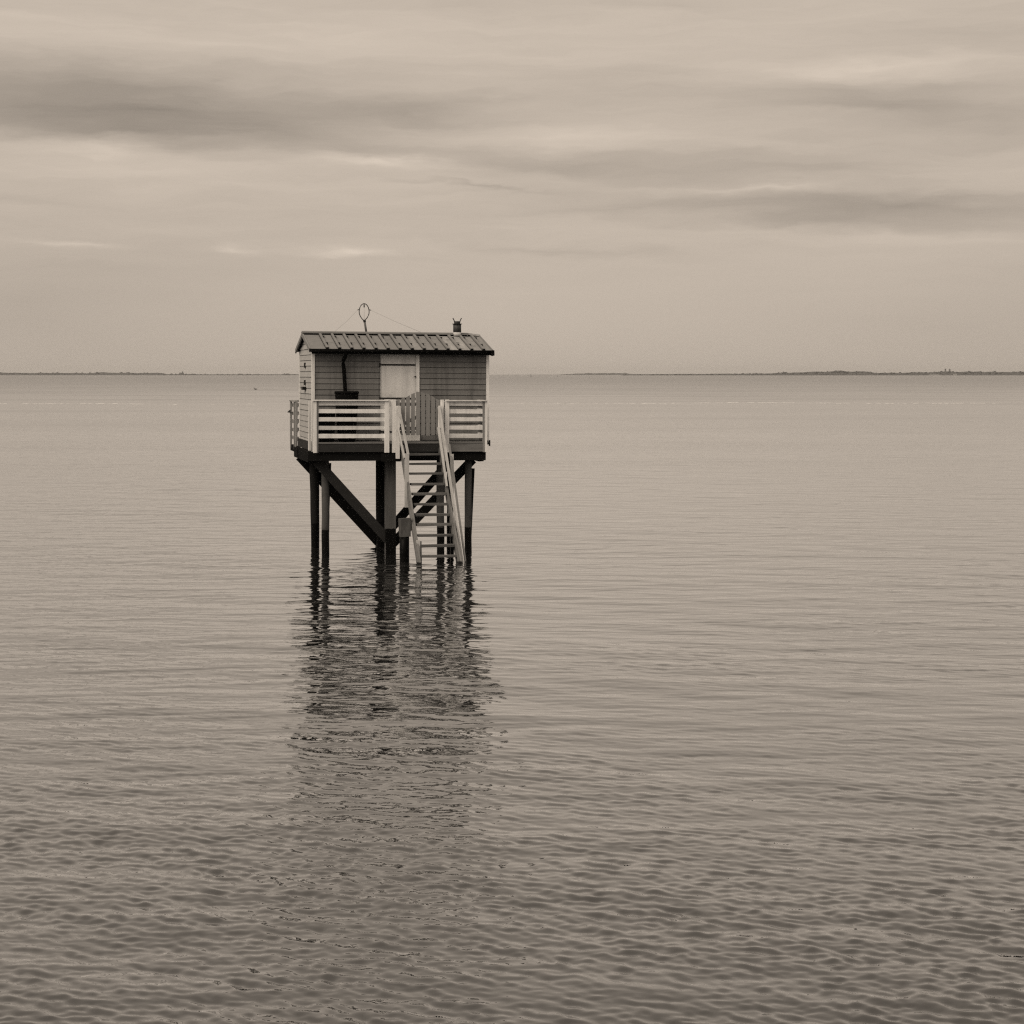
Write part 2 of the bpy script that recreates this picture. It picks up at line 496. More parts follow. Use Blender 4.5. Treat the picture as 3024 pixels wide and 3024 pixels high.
DL, DR, DM = 9500, 8000, 13500
lx, lh = coast(DL, [(at(-900, DL), 8), (at(100, DL), 10), (at(240, DL), 8), (at(270, DL), 11), (at(450, DL), 9), (at(465, DL), 4), (at(880, DL), 4), (at(1050, DL), 3.0), (at(1180, DL), 0.2)], 300)
grove(DL, 300, lx, lh, 260, 2.0, 4.5, 'low dark trees along the far shore left of the hut')
mx, mh = coast(DM, [(at(1380, DM), 0.3), (at(1650, DM), 2), (at(1720, DM), 10), (at(1850, DM), 12), (at(1870, DM), 5), (at(2300, DM), 9), (at(2700, DM), 10)], 400)
rx, rh = coast(DR, [(at(1850, DR), 0.4), (at(2160, DR), 4), (at(2270, DR), 6), (at(2330, DR), 10), (at(2380, DR), 9), (at(2420, DR), 12), (at(2500, DR), 15), (at(2570, DR), 14), (at(2610, DR), 8), (at(2760, DR), 10), (at(2800, DR), 12), (at(2900, DR), 12), (at(3300, DR), 10), (at(4000, DR), 9)], 350)
grove(DR, 350, rx, rh, 420, 2.0, 4.2, 'dark trees along the low hills of the far right shore')

for i, (px, lab) in enumerate([(2811, 'left one of two round-topped towers rising from the far right shore'), (2824, 'right one of two round-topped towers rising from the far right shore')]):
    x = at(px, DR)
    t = empty('shore_tower', (x, DR + 120, 0), 0, lab, 'tower'); t['group'] = 'twin towers on the far shore'
    sh = MB().tube([(0, 0, 4), (0, 0, 25)], 3.6, 12).build('shaft', 'tower', t, False)
    MB().tube([(0, 0, 25), (0, 0, 27), (0, 0, 29), (0, 0, 31)], [3.8, 3.5, 2.6, .4], 12).build('dome', 'tower', t, False)
for px, w, h, lab, nm in [(2758, 40, 4.5, 'long pale low building on the far right shore', 'shore_house'), (2820, 16, 6.0, 'short pale house below the twin towers on the far shore', 'shore_house')]:
    t = empty(nm, (at(px, DR), DR - 10, 0.3), 0, lab, 'house')
    MB().box(-w / 2, w / 2, 0, 9, 0, h).build('wall', 'farwhite', t, False)
    MB().poly([(-w / 2 - .5, -.5, h), (-w / 2 - .5, 9.5, h), (-w / 2 - .5, 4.5, h + 2.6)], (w + 1, 0, 0)).build('roof', 'farroof', t, False)
    for q in range(int(w / 5)):
        x = -w / 2 + 2.5 + q * 5
        MB().box(x - .6, x + .6, -.08, .05, h * .35, h * .75).build('window', 'farroof', t, False)
t = empty('church', (at(530, DL), DL + 60, 2), 0, 'tiny church with a pointed spire on the far left shore', 'church')
MB().box(-12, 12, -5, 5, 0, 8).build('nave', 'tower', t, False)
MB().poly([(-12.5, -5.5, 8), (-12.5, 5.5, 8), (-12.5, 0, 12)], (25, 0, 0)).build('roof', 'tower', t, False)
MB().box(3, 8, -2.5, 2.5, 8.1, 15).build('belfry', 'tower', t, False)
MB().tube([(5.5, 0, 15), (5.5, 0, 21)], [3.2, .15], 4).build('spire', 'tower', t, False)


# ------------------------------------------------------------------ things out on the water
def marker(px, D, h, label):
    t = empty('channel_marker', (at(px, D), D, 0), 0, label, 'buoy')
    t['group'] = 'markers near the horizon'
    MB().tube([(0, 0, -.5), (0, 0, h * .2), (0, 0, h * .3)], [h * .14, h * .14, h * .05], 10).build('float', 'bolt', t, False)
    MB().tube([(0, 0, h * .3), (0, 0, h)], h * .06, 8).build('mast', 'bolt', t, False)
    MB().tube([(0, 0, h), (0, 0, h * 1.16)], [h * .12, h * .01], 8).build('topmark', 'bolt', t, False)


marker(1568, 2600, 4.0, 'taller dark channel marker near the horizon right of the hut')
marker(1646, 2900, 2.2, 'shorter channel marker near the horizon, the farther one to the right')


def seabird():
    D = 455.0
    t = empty('seabird', (at(754, D), D, 0.0), 0, 'small dark seabird on the water far left of the hut', 'bird')
    me = bpy.data.meshes.new('body')
    P = [((0, 0, .10), .13), ((.22, 0, .09), .11), ((.40, 0, .10), .045), ((.52, 0, .12), .015), ((-.16, 0, .12), .10), ((-.26, 0, .24), .05), ((-.29, 0, .38), .042), ((-.24, 0, .46), .055), ((-.34, 0, .46), .03), ((-.42, 0, .45), .012)]
    me.from_pydata([p for p, r in P], [(0, 1), (1, 2), (2, 3), (0, 4), (4, 5), (5, 6), (6, 7), (7, 8), (8, 9)], [])
    o = bpy.data.objects.new('body', me); col.objects.link(o); o.parent = t
    sk = o.modifiers.new('skin', 'SKIN')
    for i, (p, r) in enumerate(P): me.skin_vertices[0].data[i].radius = (r, r)
    me.skin_vertices[0].data[0].use_root = True
    o.modifiers.new('sub', 'SUBSURF').levels = 1
    me.materials.append(MAT['bird'])
    t.scale = (1.1, 1.1, 1.1)


seabird()


def foam():
    mb = MB()
    for i in range(420):
        x = rnd.uniform(-95, 95); D = 232 + 5 * math.sin(x * .05) + 2.5 * math.sin(x * .21 + 1) + rnd.uniform(-1.2, 1.2)
        if math.sin(x * .13 + 2) + math.sin(x * .047) < -0.5 and rnd.random() < .8: continue
        l, w = rnd.uniform(.15, .55), rnd.uniform(.10, .28); b = len(mb.v); n = 7
        for q in range(n):
            a = 2 * math.pi * q / n; k = rnd.uniform(.6, 1.2)
            mb.v.append((x + math.cos(a) * l * k, D + math.sin(a) * w * k, 0.04))
        mb.v.append((x, D, 0.07))
        for q in range(n): mb.f.append([b + q, b + (q + 1) % n, b + n]); mb.sm.append(True)
    o = mb.build('foam_line', 'foam'); o['kind'] = 'stuff'
    tag(o, 'thin pale line of foam across the far water', 'foam')


foam()

# ------------------------------------------------------------------ the hut: local x along the front, y towards the back, z above the water
YAW = R(13.4)
ORG = (-4.17, 37.0, 0.0)
hut = empty('stilt_hut', ORG, YAW, 'grey boarded fishing hut on dark timber piles standing in the water', 'hut')
FL = 2.44           # deck level
WF, WB = 0.85, 3.20  # front and back wall
WL, WR = 0.09, 3.95
EZ, RZ = 4.43, 4.785  # eaves and ridge
EF, EB, RV = 0.62, 3.32, 2.0


def roof_z(v): return EZ + (RZ - EZ) * ((v - EF) / (RV - EF) if v < RV else (EB - v) / (EB - RV))


# piles -------------------------------------------------------------
def pile(u, v, r, top, mat, lean=(0, 0), square=False, dep=-1.6, r2=None):
    mb = MB()
    if square: mb.beam((u + lean[0], v + lean[1], dep), (u, v, top), 2 * r, 2 * r * .9, (0, 1, 0), .006)
    else:
        n = 9
        pth = [(u + lean[0] * (1 - i / n) + rnd.uniform(-.006, .006), v + lean[1] * (1 - i / n), dep + (top - dep) * i / n) for i in range(n + 1)]
        mb.tube(pth, [(r2 or r) + (r - (r2 or r)) * i / n for i in range(n + 1)], 14, True, .03)
    return mb.build('pile', mat, hut)


BT, BB = 2.235, 2.045   # top and bottom of the bearers
pile(.314, .50, .082, BB + .05, 'pile')
pile(1.715, .52, .108, BB + .05, 'pile', square=True)
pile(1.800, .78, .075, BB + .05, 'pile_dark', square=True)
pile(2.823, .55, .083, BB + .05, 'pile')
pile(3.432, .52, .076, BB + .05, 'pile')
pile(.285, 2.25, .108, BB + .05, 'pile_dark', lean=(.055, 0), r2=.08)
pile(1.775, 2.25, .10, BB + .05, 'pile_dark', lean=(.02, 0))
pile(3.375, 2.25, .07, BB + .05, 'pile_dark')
# short raking piles bolted beside the corner piles
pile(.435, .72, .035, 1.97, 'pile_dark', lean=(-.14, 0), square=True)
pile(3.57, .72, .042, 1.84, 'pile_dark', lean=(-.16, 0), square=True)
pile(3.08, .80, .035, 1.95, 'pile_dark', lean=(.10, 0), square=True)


def brace2(a, b, h, v, mat, v2=None):
    """diagonal plank standing in the plane v: a, b are (u, z) on its middle line, h its depth"""
    a, b = Vector((a[0], 0, a[1])), Vector((b[0], 0, b[1])); d = (b - a).normalized(); n = Vector((-d.z, 0, d.x))
    pts = [a - n * h / 2, b - n * h / 2, b + n * h / 2, a + n * h / 2]
    vv = [v, v if v2 is None else v2, v if v2 is None else v2, v]
    return MB().poly([(p.x, q - .04, p.z) for p, q in zip(pts, vv)], (0, .08, 0)).build('brace', mat, hut)


brace2((.10, 2.04), (1.70, .29), .195, .34, 'fascia', .56)
brace2((3.56, 2.04), (1.72, .155), .185, .64, 'tar_shade')
brace2((-.02, 2.04), (1.80, .05), .20, 2.40, 'tar_shade')
brace2((3.42, 1.93), (1.70, .02), .19, 2.40, 'tar_shade')
# bearers -----------------------------------------------------------
MB().box(-.118, 3.72, .06, .20, BB, BT, .004).build('bearer', 'tar_shade', hut)
MB().box(-.10, 3.70, 2.10, 2.26, BB, BT, .004).build('bearer', 'tar_shade', hut)
for u in (-.085, 3.60): MB().box(u, u + .11, .205, 2.95, BB - .03, BT - .004, .003).build('cross_bearer', 'tar_shade', hut)
MB().box(1.44, 1.86, .0, .055, BB - .012, BT - .03, .003).build('bearer_block', 'tar_shade', hut)
for u in (.6, 1.2, 1.9, 2.5, 3.1): MB().box(u, u + .08, .205, 4.35, BT - .14, BT - .002).build('joist', 'tar_shade', hut)
MB().box(.0, .07, 2.96, 4.45, BT - .14, BT).build('joist', 'tar_shade', hut)
# front edge boards of the deck, in three lengths
for a, b, m in ((.095, 1.50, 'fascia'), (1.62, 2.79, 'fascia'), (2.90, 3.72, 'fascia2')):
    MB().box(a, b, .005, .045, BT + .003, FL - .02, .003).build('deck_edge', m, hut)
MB().box(.03, .07, .05, 3.2, BT + .003, FL - .02, .002).build('deck_edge', 'fascia', hut)
deck = MB().box(.075, 3.74, .05, 4.45, FL - .10, FL - .03).build('deck', 'deck', hut)
for i in range(7):
    MB().box(.03, 3.75, -.005 + i * .122, -.005 + i * .122 + .112, FL - .025, FL + rnd.uniform(-.002, .002)).build('plank', 'deck', deck)

# walls -------------------------------------------------------------
PITCH = .122
D0, D1 = 1.56, 2.415
fw = MB()
fw.box(WL + .03, D0 - .004, WF + .02, WF + .06, FL + .001, roof_z(WF) - .05)
fw.box(D1 + .004, WR - .03, WF + .02, WF + .06, FL + .001, roof_z(WF) - .05)
fw.box(D0, D1, WF + .022, WF + .06, 4.34, roof_z(WF) - .052)
fw = fw.build('front_wall', 'wall', hut)


def lap(u0, u1, z0, z1, v, sgn, mat, parent):
    """clapboard: lower edge stands proud, its drip edge throws a dark line"""
    j = lambda: rnd.uniform(-.0025, .0025)
    lo, hi, bk = .026 + j() * .5, .016, -.001
    a, c = z0 + .008 + j(), z1 - .007 + j()
    pts = [(u0, v - sgn * lo, a + j()), (u1, v - sgn * lo, a + j()), (u1, v - sgn * bk, a), (u0, v - sgn * bk, a),
           (u0, v - sgn * hi, c), (u1, v - sgn * hi, c), (u1, v - sgn * bk, c), (u0, v - sgn * bk, c)]
    return MB().quadbox(pts).build('board', mat, parent)


z = FL + .012
while z < 4.36:
    for a, b in ((WL + .045, D0 - .006), (D1 + .006, WR - .045)):
        lap(a, b, z, min(z + PITCH, 4.40), WF + .016, 1, 'wall', fw)
    z += PITCH
bw_ = MB().box(WL + .03, WR - .03, WB - .06, WB - .02, FL - .09, roof_z(WB) - .05).build('back_wall', 'wall', hut)
z = FL - .09
while z < 4.34:
    lap(WL + .04, WR - .04, z, z + PITCH, WB - .016, -1, 'wall', bw_); z += PITCH


def gable(u, out, mat):
    w = MB().poly([(u, WF + .062, FL - .09), (u, WB - .062, FL - .09), (u, WB - .062, roof_z(WB) - .06), (u, RV, RZ - .06), (u, WF + .062, roof_z(WF) - .06)], (-out * .04, 0, 0)).build('side_wall', mat, hut)
    z = FL - .085; n = 0
    while z < RZ - .09:
        z1 = z + PITCH - .014

        def span(zz):
            if zz < roof_z(WF) - .05: return WF + .05, WB - .05
            k = (zz + .055 - EZ) / (RZ - EZ)
            return max(WF + .05, EF + (RV - EF) * k), min(WB - .05, EB - (EB - RV) * k)
        a0, b0 = span(z); a1, b1 = span(z1)
        if b1 - a1 > .05:
            j = lambda: rnd.uniform(-.003, .003)
            lo, hi = .028 + j(), .016
            za = z + j()
            MB().quadbox([(u, a0, za), (u + out * lo, a0, za), (u + out * lo, b0, za + j()), (u, b0, za), (u, a1, z1), (u + out * hi, a1, z1), (u + out * hi, b1, z1), (u, b1, z1)]).build('board', mat, w)
        z += PITCH
    return w


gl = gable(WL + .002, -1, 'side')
gr = gable(WR - .002, 1, 'wall')
for u0, u1 in ((WL - .03, WL + .040), (WR - .045, WR + .02)):
    MB().box(u0, u1, WF - .022, WF + .045, FL - (.10 if u0 < 1 else -.004), roof_z(WF) - .06, .002).build('corner_board', 'white', hut)
    MB().box(u0, u1, WB - .045, WB + .02, FL - .10, roof_z(WB) - .06, .002).build('corner_board', 'white', hut)
MB().box(WL - .028, WL + .0, WF + .05, WB - .05, FL - .16, FL - .095, .003).build('side_skirt', 'side', hut)
# iron fittings on the side wall
for zz, h in ((4.077, .11), (3.691, .11)):
    MB().box(WL - .05, WL - .018, 1.98, 2.10, zz - h / 2, zz + h / 2, .004).build('shutter_catch', 'bolt', gl)
MB().poly([(WL - .02, 1.86, 3.60), (WL - .02, 2.20, 3.60), (WL - .02, 2.12, 3.53), (WL - .02, 1.94, 3.53)], (-.08, 0, 0)).build('shutter_catch', 'bolt', gl)

# door ----------------------------------------------------------------
door = MB().box(D0 + .012, D1 - .085, WF - .012, WF + .02, FL + .03, 4.325, .001).build('door', 'door', hut)
for zz in (4.093, 3.364, 2.636): MB().box(D0 - .02, D1 - .095, WF - .026, WF - .013, zz - .017, zz + .017).build('strap_hinge', 'bolt', door)
for zz in (4.093, 3.364, 2.636): MB().tube([(D0 - .02, WF - .024, zz - .04), (D0 - .02, WF - .024, zz + .04)], .014, 8).build('hinge_pin', 'bolt', door)
MB().tube([(D1 - .10, WF - .013, 3.84), (D1 - .10, WF - .05, 3.84)], .016, 8).build('door_knob', 'bolt', door)
MB().box(D1 - .08, D1 - .004, WF - .028, WF + .02, FL + .005, 4.335).build('door_post', 'white', hut)
MB().box(D0 - .003, D0 + .009, WF - .02, WF + .02, FL + .005, 4.335).build('door_post', 'white', hut)
MB().box(D0 + .01, D1 - .082, WF - .02, WF + .02, 4.333, 4.355).build('door_head', 'wall', hut)
MB().box(D0 + .02, D1 + .002, WF - .06, WF - .03, FL + .004, FL + .135, .002).build('kick_board', 'white', door)

# roof ----------------------------------------------------------------
RL, RR = -.005, 4.0
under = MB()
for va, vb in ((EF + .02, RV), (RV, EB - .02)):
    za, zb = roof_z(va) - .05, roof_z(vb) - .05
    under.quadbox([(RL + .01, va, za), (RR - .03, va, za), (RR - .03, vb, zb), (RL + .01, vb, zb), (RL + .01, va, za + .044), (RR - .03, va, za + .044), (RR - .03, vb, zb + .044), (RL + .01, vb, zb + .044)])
roof = under.build('roof', 'tar_shade', hut)
ribs = [.372 + i * .2632 for i in range(14)]
edges = [RL] + ribs + [RR]


def slope_strip(u0, u1, va, vb, lift, th, name, mat, extra=None):
    za, zb = roof_z(va) + lift, roof_z(vb) + lift
    mb = MB().quadbox([(u0, va, za - th), (u1, va, za - th), (u1, vb, zb - th), (u0, vb, zb - th), (u0, va, za), (u1, va, za), (u1, vb, zb), (u0, vb, zb)])
    if extra: extra(mb)
    return mb.build(name, mat, roof)


for i in range(15):
    slope_strip(edges[i] + .003, edges[i + 1] - (.038 if i < 14 else .003), EF - .02 + rnd.uniform(-.006, .004), RV - .15, rnd.uniform(-.0015, .0015), .005, 'roof_sheet', 'rust' if i in (8, 11, 12, 13) else 'roof')  # gap beside each rib bares dark underlay, standing in for its shadow line
    slope_strip(edges[i] + .003, edges[i + 1] - .003, EB + .02, RV + .06, 0, .005, 'roof_sheet', 'roof')
for u in ribs:
    def bolts(mb, u=u):
        for v in (.97, 1.58):
            zz = roof_z(v)
            mb.tube([(u + .036, v, zz), (u + .036, v, zz + .05)], .026, 6)
    slope_strip(u - .024, u + .024, EF - .03, RV - .10, .036, .04, 'roof_rib', 'rib')
    b = MB(); bolts(b); b.build('bolt', 'bolt', roof)
    slope_strip(u - .024, u + .024, EB + .03, RV + .07, .036, .04, 'roof_rib', 'rib')
    MB().box(u - .030, u + .030, EF - .037, EF - .031, roof_z(EF - .03) - .012, roof_z(EF - .03) + .034).build('rib_end', 'gutter', roof)
# folded ridge capping, with the dark gap under its lip
MB().box(RL - .01, RR - .28, RV - .13, RV + .13, RZ - .004, RZ + .024, .002).build('ridge_cap', 'rib', roof)
MB().quadbox([(RL - .01, RV - .05, RZ + .025), (RR - .28, RV - .05, RZ + .025), (RR - .28, RV + .05, RZ + .025), (RL - .01, RV + .05, RZ + .025),
              (RL - .01, RV - .025, RZ + .05), (RR - .28, RV - .025, RZ + .05), (RR - .28, RV + .025, RZ + .05), (RL - .01, RV + .025, RZ + .05)]).build('ridge_roll', 'rib', roof)
MB().quadbox([(RR - .278, RV - .11, RZ + .005), (RR + .01, RV - .10, RZ - .03), (RR + .01, RV + .10, RZ - .03), (RR - .278, RV + .11, RZ + .005),
              (RR - .278, RV - .06, RZ + .046), (RR + .01, RV - .05, RZ + .012), (RR + .01, RV + .05, RZ + .012), (RR - .278, RV + .06, RZ + .046)]).build('ridge_end', 'rust', roof)
# verge boards at both gables
for u in (RL - .012, RR - .025):
    for va, vb in ((EF - .01, RV), (RV, EB + .01)):
        za, zb = roof_z(va), roof_z(vb)
        MB().quadbox([(u, va, za - .075), (u + .03, va, za - .075), (u + .03, vb, zb - .075), (u, vb, zb - .075), (u, va, za + .012), (u + .03, va, za + .012), (u + .03, vb, zb + .012), (u, vb, zb + .012)]).build('verge_board', 'roof' if u < 1 else 'rib', roof)
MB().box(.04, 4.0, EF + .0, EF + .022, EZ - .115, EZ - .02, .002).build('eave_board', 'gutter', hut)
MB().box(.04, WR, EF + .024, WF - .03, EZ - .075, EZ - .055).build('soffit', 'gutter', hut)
gut = MB()
n = 8
for u in (.03, 3.985):
    for q in range(n + 1):
        an = math.pi + math.pi * q / n
        gut.v.append((u, EF - .045 + .05 * math.cos(an), EZ - .025 + .05 * math.sin(an)))
for q in range(n): gut.f.append([q, q + 1, q + n + 2, q + n + 1]); gut.sm.append(True)
gut.f.append(list(range(n + 1))); gut.f.append(list(range(n + 1, 2 * n + 2))); gut.sm += [False, False]
gut = gut.build('gutter', 'gutter', hut)
MB().box(3.96, 4.015, EF - .09, EF + .01, EZ - .13, EZ - .01, .012).build('gutter_end', 'gutter', gut)
MB().box(-.02, .20, EF - .10, EF + .01, EZ - .075, EZ - .012, .004).build('gutter_end', 'gutter', gut)
MB().tube([(.765, EF - .045, EZ - .07), (.755, EF - .02, EZ - .16), (.728, .72, EZ - .26), (.73, .745, EZ - .34), (.745, .75, 4.0), (.77, .75, 3.62), (.775, .74, 3.50)], .042, 10).build('downpipe', 'black', hut)

# chimney -----------------------------------------------------------------
cu, cv = 3.47, 1.90
ch = MB().tube([(cu, cv, 4.845), (cu, cv, 5.02)], .092, 16, True, .02).build('chimney', 'iron', hut)
MB().tube([(cu, cv, 4.76), (cu, cv, 4.843)], [.092, .088], 16).build('flashing', 'flash', ch)
MB().tube([(cu, cv, 5.021), (cu, cv, 5.036)], .112, 16).build('flange', 'bolt', ch)
MB().tube([(cu, cv, 5.037), (cu, cv, 5.092)], [.070, .062], 14).build('flue', 'iron', ch)
for s in (-1, 1):
    MB().beam((cu + s * .062, cv, 5.06), (cu + s * .068, cv, 5.10), .014, .03, (0, 1, 0)).beam((cu + s * .067, cv, 5.10), (cu + s * .098, cv, 5.162), .016, .034, (0, 1, 0)).build('cowl_bracket', 'bolt', ch)

# hoop mast with its guys ---------------------------------------------------
mu, mv = 1.425, 2.0
mast = MB().tube([(mu, mv, RZ + .02), (mu - .045, mv, 5.085)], .024, 10).build('mast', 'steel', hut)
MB().tube([(mu - .036, mv, 5.045), (mu - .048, mv, 5.092)], [.028, .034], 10).build('mast_collar', 'bolt', mast)
loop = []
for q in range(33):
    a = 2 * math.pi * q / 32
    yy = -math.cos(a)                      # -1 foot, 1 crown
    w = .112 * math.sin(a) * (1 if yy > 0 else 1 - .42 * yy * yy)
    loop.append((mu - .051 + w, mv, 5.272 + .186 * yy))
MB().tube(loop, .0105, 6, False).build('hoop', 'bolt', mast)
MB().tube([(mu - .052, mv, 5.455), (mu - .052, mv, 5.435), (mu - .051, mv, 5.375)], [.005, .013, .014], 8).build('insulator', 'bolt', mast)
MB().tube([(mu - .051, mv, 5.375), (mu - .051, mv, 5.09)], .003, 5).build('aerial_wire', 'wire', mast)
for side, foot in ((-1, .70), (1, 2.71)):
    ex = mu - .051 + side * .108
    MB().tube([(ex, mv, 5.325), (ex + side * .04, mv, 5.315)], .011, 6).build('guy_lug', 'bolt', mast)
    MB().tube([(ex + side * .035, mv, 5.318), ((ex + foot) / 2, mv, 5.06), (foot, mv, RZ + .03)], .0024, 5).build('guy_wire', 'wire', mast)

# railings --------------------------------------------------------------
RAILZ = [(3.226, 3.311), (3.055, 3.141), (2.882, 2.968), (2.706, 2.790), (2.532, 2.618)]


def railing(u0, u1, v, name_mat='white'):
    return MB().box(u0, u1, v - .06, v + .045, 3.318, 3.342, .003).build('railing', name_mat, hut)


left = railing(-.04, 1.58, 0.0)
for a, b, v0, v1, m in ((-.004, .062, -.03, .0, 'white'), (.062, .098, -.012, .03, 'gate'), (1.507, 1.606, -.035, -.002, 'white'), (1.668, 1.743, -.03, .005, 'white')):
    MB().box(a, b, v0, v1, 2.225, 3.316 if b < 1.55 else 3.345, .005).build('post', m, left)
for z0, z1 in RAILZ: MB().box(.094, 1.52 if z1 > 3.2 else 1.62, .002, .026, z0, z1, .006).build('rail', 'white', left)
MB().box(1.55, 1.75, -.001, .022, 3.20, 3.348, .006).build('rail', 'white', left)
for v, m in ((.12, 'white'), (.70, 'white')): MB().box(-.02, .03, v, v + .07, 2.24, 3.30, .005).build('post', m, left)
right = railing(2.83, 3.735, 0.0)
for a, b, v0, v1, m in ((2.713, 2.781, -.03, .0, 'white'), (2.81, 2.898, -.035, -.002, 'white'), (3.640, 3.685, -.012, .03, 'gate'), (3.687, 3.733, -.03, .01, 'white')):
    MB().box(a, b, v0, v1, 2.225, 3.316 if a > 2.9 else 3.348, .005).build('post', m, right)
for z0, z1 in RAILZ: MB().box(2.85, 3.66, .002, .026, z0, z1, .006).build('rail', 'white', right)
for z0, z1 in RAILZ: MB().box(2.74, 2.85, .0245, .044, z0, z1, .006).build('rail', 'white', right)
for z0, z1 in RAILZ: MB().box(3.70, 3.725, .035, .83, z0, z1, .006).build('rail', 'white', right)
MB().box(3.69, 3.735, .05, .83, 3.318, 3.340).build('rail', 'white', right)
# rail of the small rear gallery
rear = MB().box(-.03, .08, 3.24, 4.42, 3.245, 3.27, .003).build('railing', 'gate', hut)
for v in (3.24, 4.30): MB().box(-.015, .025, v, v + .11, 2.16, 3.243, .005).build('post', 'gate', rear)
MB().box(-.01, .028, 3.60, 3.68, 2.16, 3.243, .005).build('post', 'gate', rear)
for z0, z1 in ((3.12, 3.20), (2.93, 3.00), (2.74, 2.82), (2.55, 2.62), (2.36, 2.44)): MB().box(.028, .05, 3.24, 4.42, z0, z1, .006).build('rail', 'gate', rear)
back_rail = MB().box(.085, 3.70, 4.36, 4.44, 3.245, 3.27, .003).build('railing', 'gate', hut)
for u in (.10, 1.3, 2.5, 3.62): MB().box(u, u + .06, 4.37, 4.42, 2.16, 3.243, .005).build('post', 'gate', back_rail)
for z0, z1 in ((3.12, 3.20), (2.93, 3.00), (2.74, 2.82), (2.55, 2.62)): MB().box(.10, 3.68, 4.345, 4.368, z0, z1, .006).build('rail', 'gate', back_rail)
MB().poly([(-.09, 4.30, 2.985), (-.02, 4.30, 3.05), (-.02, 4.30, 2.975)], (0, .05, 0)).build('cleat', 'bolt', rear)
MB().box(-.02, .09, 4.20, 4.26, 2.965, 2.985).build('cleat', 'bolt', rear)
MB().box(WR + .022, WR + .05, WF + .0, WF + .05, FL - .12, FL + .01).build('corner_bracket', 'bolt', hut)

# picket gate -------------------------------------------------------------
gate = MB().box(1.775, 2.71, .055, .085, 3.215, 3.285, .002).build('gate', 'gate', hut)
MB().box(1.775, 2.71, .055, .085, 2.70, 2.765, .002).build('gate_rail', 'gate', gate)
MB().beam((1.86, .070, 2.79), (2.62, .070, 3.19), .028, .07, (0, 0, 1)).build('gate_brace', 'gate', gate)
tops = [3.345, 3.385, 3.425, 3.475, 3.52, 3.50, 3.47, 3.41, 3.35]
for i in range(9):
    a = 1.764 + i * .1082; b = a + .079 + rnd.uniform(-.003, .003); sl = (.03, .04, .045, .03, 0, -.03, -.045, -.05, -.03)[i]
    t = tops[i] + rnd.uniform(-.006, .006); z0 = 2.585 + rnd.uniform(-.008, .008)
    MB().quadbox([(a, .030, z0), (b, .030, z0), (b, .052, z0), (a, .052, z0), (a, .030, t - sl / 2), (b, .030, t + sl / 2), (b, .052, t + sl / 2), (a, .052, t - sl / 2)]).build('picket', 'gate', gate)
MB().box(2.665, 2.70, .015, .029, 2.93, 3.0).build('gate_latch', 'bolt', gate)

# ------------------------------------------------------------------ things on and by the hut
def local(u, v, z):
    c, s = math.cos(YAW), math.sin(YAW)
    return (ORG[0] + u * c - v * s, ORG[1] + u * s + v * c, z - .006 * u)


# staircase down to the water
st = empty('staircase', ORG, YAW, 'steep weathered wooden staircase running from the hut platform into the water', 'staircase')
TOP, BOT = (-.08, 2.215), (-1.62, .10)
slope = (TOP[1] - BOT[1]) / (TOP[0] - BOT[0])


def sv(zz): return TOP[0] + (zz - TOP[1]) / slope


nt_ = 11
for i in range(nt_):
    zz = 2.19 - i * .2022; v = sv(zz); k = i / 10
    u0, u1 = 1.965 + .03 * k, 2.665 + .075 * k
    dz = rnd.uniform(-.006, .006)
    MB().box(u0, u1, v - .09, v + .09, zz - .023 + dz, zz + .023 + dz, .007).build('tread', 'tread', st)


def string(ua, ub, w, z0, z1, h, name, mat, dv=0.0):
    return MB().beam((ua, sv(z0) + dv, z0), (ub, sv(z1) + dv, z1), w, h, (1, 0, 0) if False else (0, 0, 1), .006).build(name, mat, st)


string(1.875, 1.965, .045, 2.32, -.55, .20, 'stringer', 'stringer')
string(2.695, 2.775, .045, 2.30, -.55, .17, 'stringer', 'stringer')
string(1.885, 1.925, .035, 1.05, -.45, .10, 'stringer_splint', 'stringer', -.04)
string(2.745, 2.830, .04, 1.10, -.45, .10, 'stringer_splint', 'stringer', -.06)
# posts and poles of the left handrail
MB().box(1.735, 1.817, -.115, -.045, 2.10, 3.215, .004).build('newel_post', 'white', st)
MB().box(1.838, 1.922, -.63, -.56, 1.10, 2.225, .004).build('newel_post', 'pale', st)
MB().beam((1.785, -.12, 3.20), (1.912, -.61, 2.20), .04, .045, (0, 0, 1), .004).build('handrail', 'pale', st)
MB().beam((1.772, -.12, 2.755), (1.828, -.61, 2.13), .035, .045, (0, 0, 1), .004).build('handrail', 'pale', st)
MB().beam((1.965, -1.50, -.40), (1.955, -1.48, .49), .075, .055, (0, 1, 0), .005).build('foot_post', 'pale', st)
MB().beam((2.02, -1.50, -.30), (2.012, -1.49, .475), .03, .03, (0, 1, 0), .004).build('foot_post', 'stringer', st)
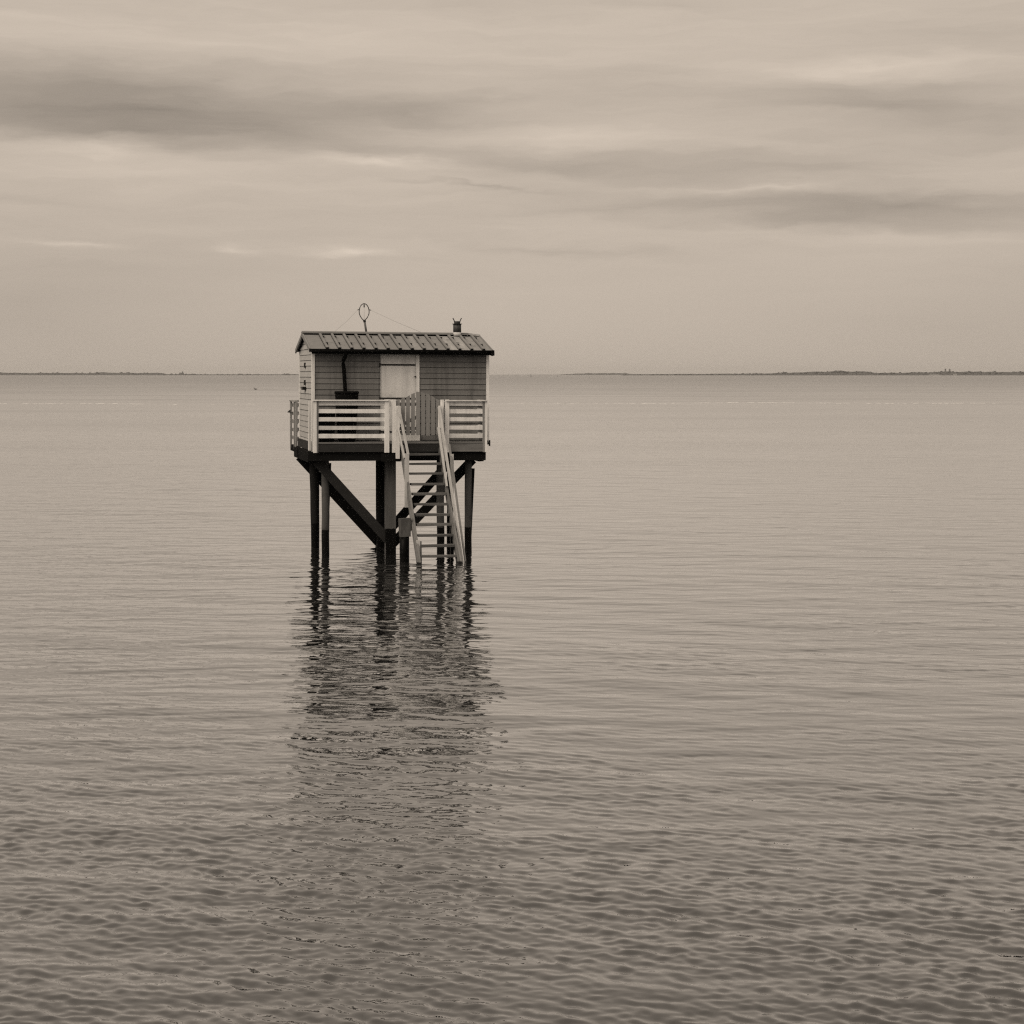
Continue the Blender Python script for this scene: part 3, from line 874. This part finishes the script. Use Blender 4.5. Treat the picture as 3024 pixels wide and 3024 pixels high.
# right side: upright, two long poles down into the water, lower post
MB().box(2.655, 2.745, -.115, -.045, 2.75, 3.22, .004).build('newel_post', 'white', st)
MB().box(2.810, 2.872, -.63, -.56, 1.09, 2.215, .004).build('newel_post', 'pale', st)
MB().beam((2.66, -.12, 3.20), (2.90, -1.66, -.30), .042, .045, (0, 0, 1), .005).build('handrail', 'pale', st)
MB().beam((2.645, -.12, 2.76), (2.708, -.74, 1.54), .04, .045, (0, 0, 1), .005).build('handrail', 'pale', st)
MB().beam((2.805, -.50, 2.42), (2.955, -1.62, -.20), .036, .04, (0, 0, 1), .005).build('handrail', 'stair', st)
MB().beam((2.70, -.13, 2.72), (2.735, -.42, 2.05), .075, .03, (0, 0, 1), .004).build('handrail', 'pale', st)

# cut-off pile with a timber block on its head
mp_ = empty('mooring_pile', local(1.74, -1.12, 0), YAW, 'short cut-off pile with a pale timber block beside the staircase foot', 'pile')
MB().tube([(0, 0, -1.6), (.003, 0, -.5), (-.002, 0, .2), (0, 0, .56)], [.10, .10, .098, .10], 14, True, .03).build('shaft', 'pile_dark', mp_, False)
MB().box(-.103, .103, -.10, .10, .54, .915, .012).build('timber_block', 'log', mp_, False)

# rain barrel and a low bin behind the left railing
bz = FL + .004
t = empty('rain_barrel', local(.765, .45, bz), YAW, 'tall black rain barrel under the downpipe behind the left railing', 'barrel')
MB().tube([(0, 0, 0), (0, 0, .04), (0, 0, .5), (0, 0, .98), (0, 0, 1.02)], [.17, .19, .225, .25, .25], 24).build('body', 'black', t, False)
MB().tube([(0, 0, 1.021), (0, 0, 1.055), (0, 0, 1.075)], [.264, .264, .25], 24).build('lid', 'black', t, False)
t = empty('storage_bin', local(.30, .42, bz), YAW, 'low black bin left of the rain barrel behind the railing', 'bin')
MB().quadbox([(-.17, -.18, 0), (.17, -.18, 0), (.17, .18, 0), (-.17, .18, 0), (-.19, -.2, .64), (.19, -.2, .64), (.19, .2, .64), (-.19, .2, .64)]).build('body', 'black', t, False)
MB().box(-.205, .205, -.215, .215, .642, .68, .004).build('lid', 'black', t, False)

# ------------------------------------------------------------------ the hazy air over the sea
hz = MB().box(-16000, 16000, -300, 15500, -1.5, 60)
m = bpy.data.materials.new('hazy_air'); m.use_nodes = True
nt = m.node_tree; nt.nodes.clear()
pv = nt.nodes.new('ShaderNodeVolumePrincipled'); out = nt.nodes.new('ShaderNodeOutputMaterial')
pv.inputs['Color'].default_value = (0.95, 0.95, 0.95, 1); pv.inputs['Density'].default_value = 3.5e-5; pv.inputs['Anisotropy'].default_value = 0.2
nt.links.new(pv.outputs[0], out.inputs['Volume'])
MAT['haze'] = m
hz = hz.build('haze', 'haze'); hz['kind'] = 'stuff'; tag(hz, 'pale haze over the far water and coast', 'haze')
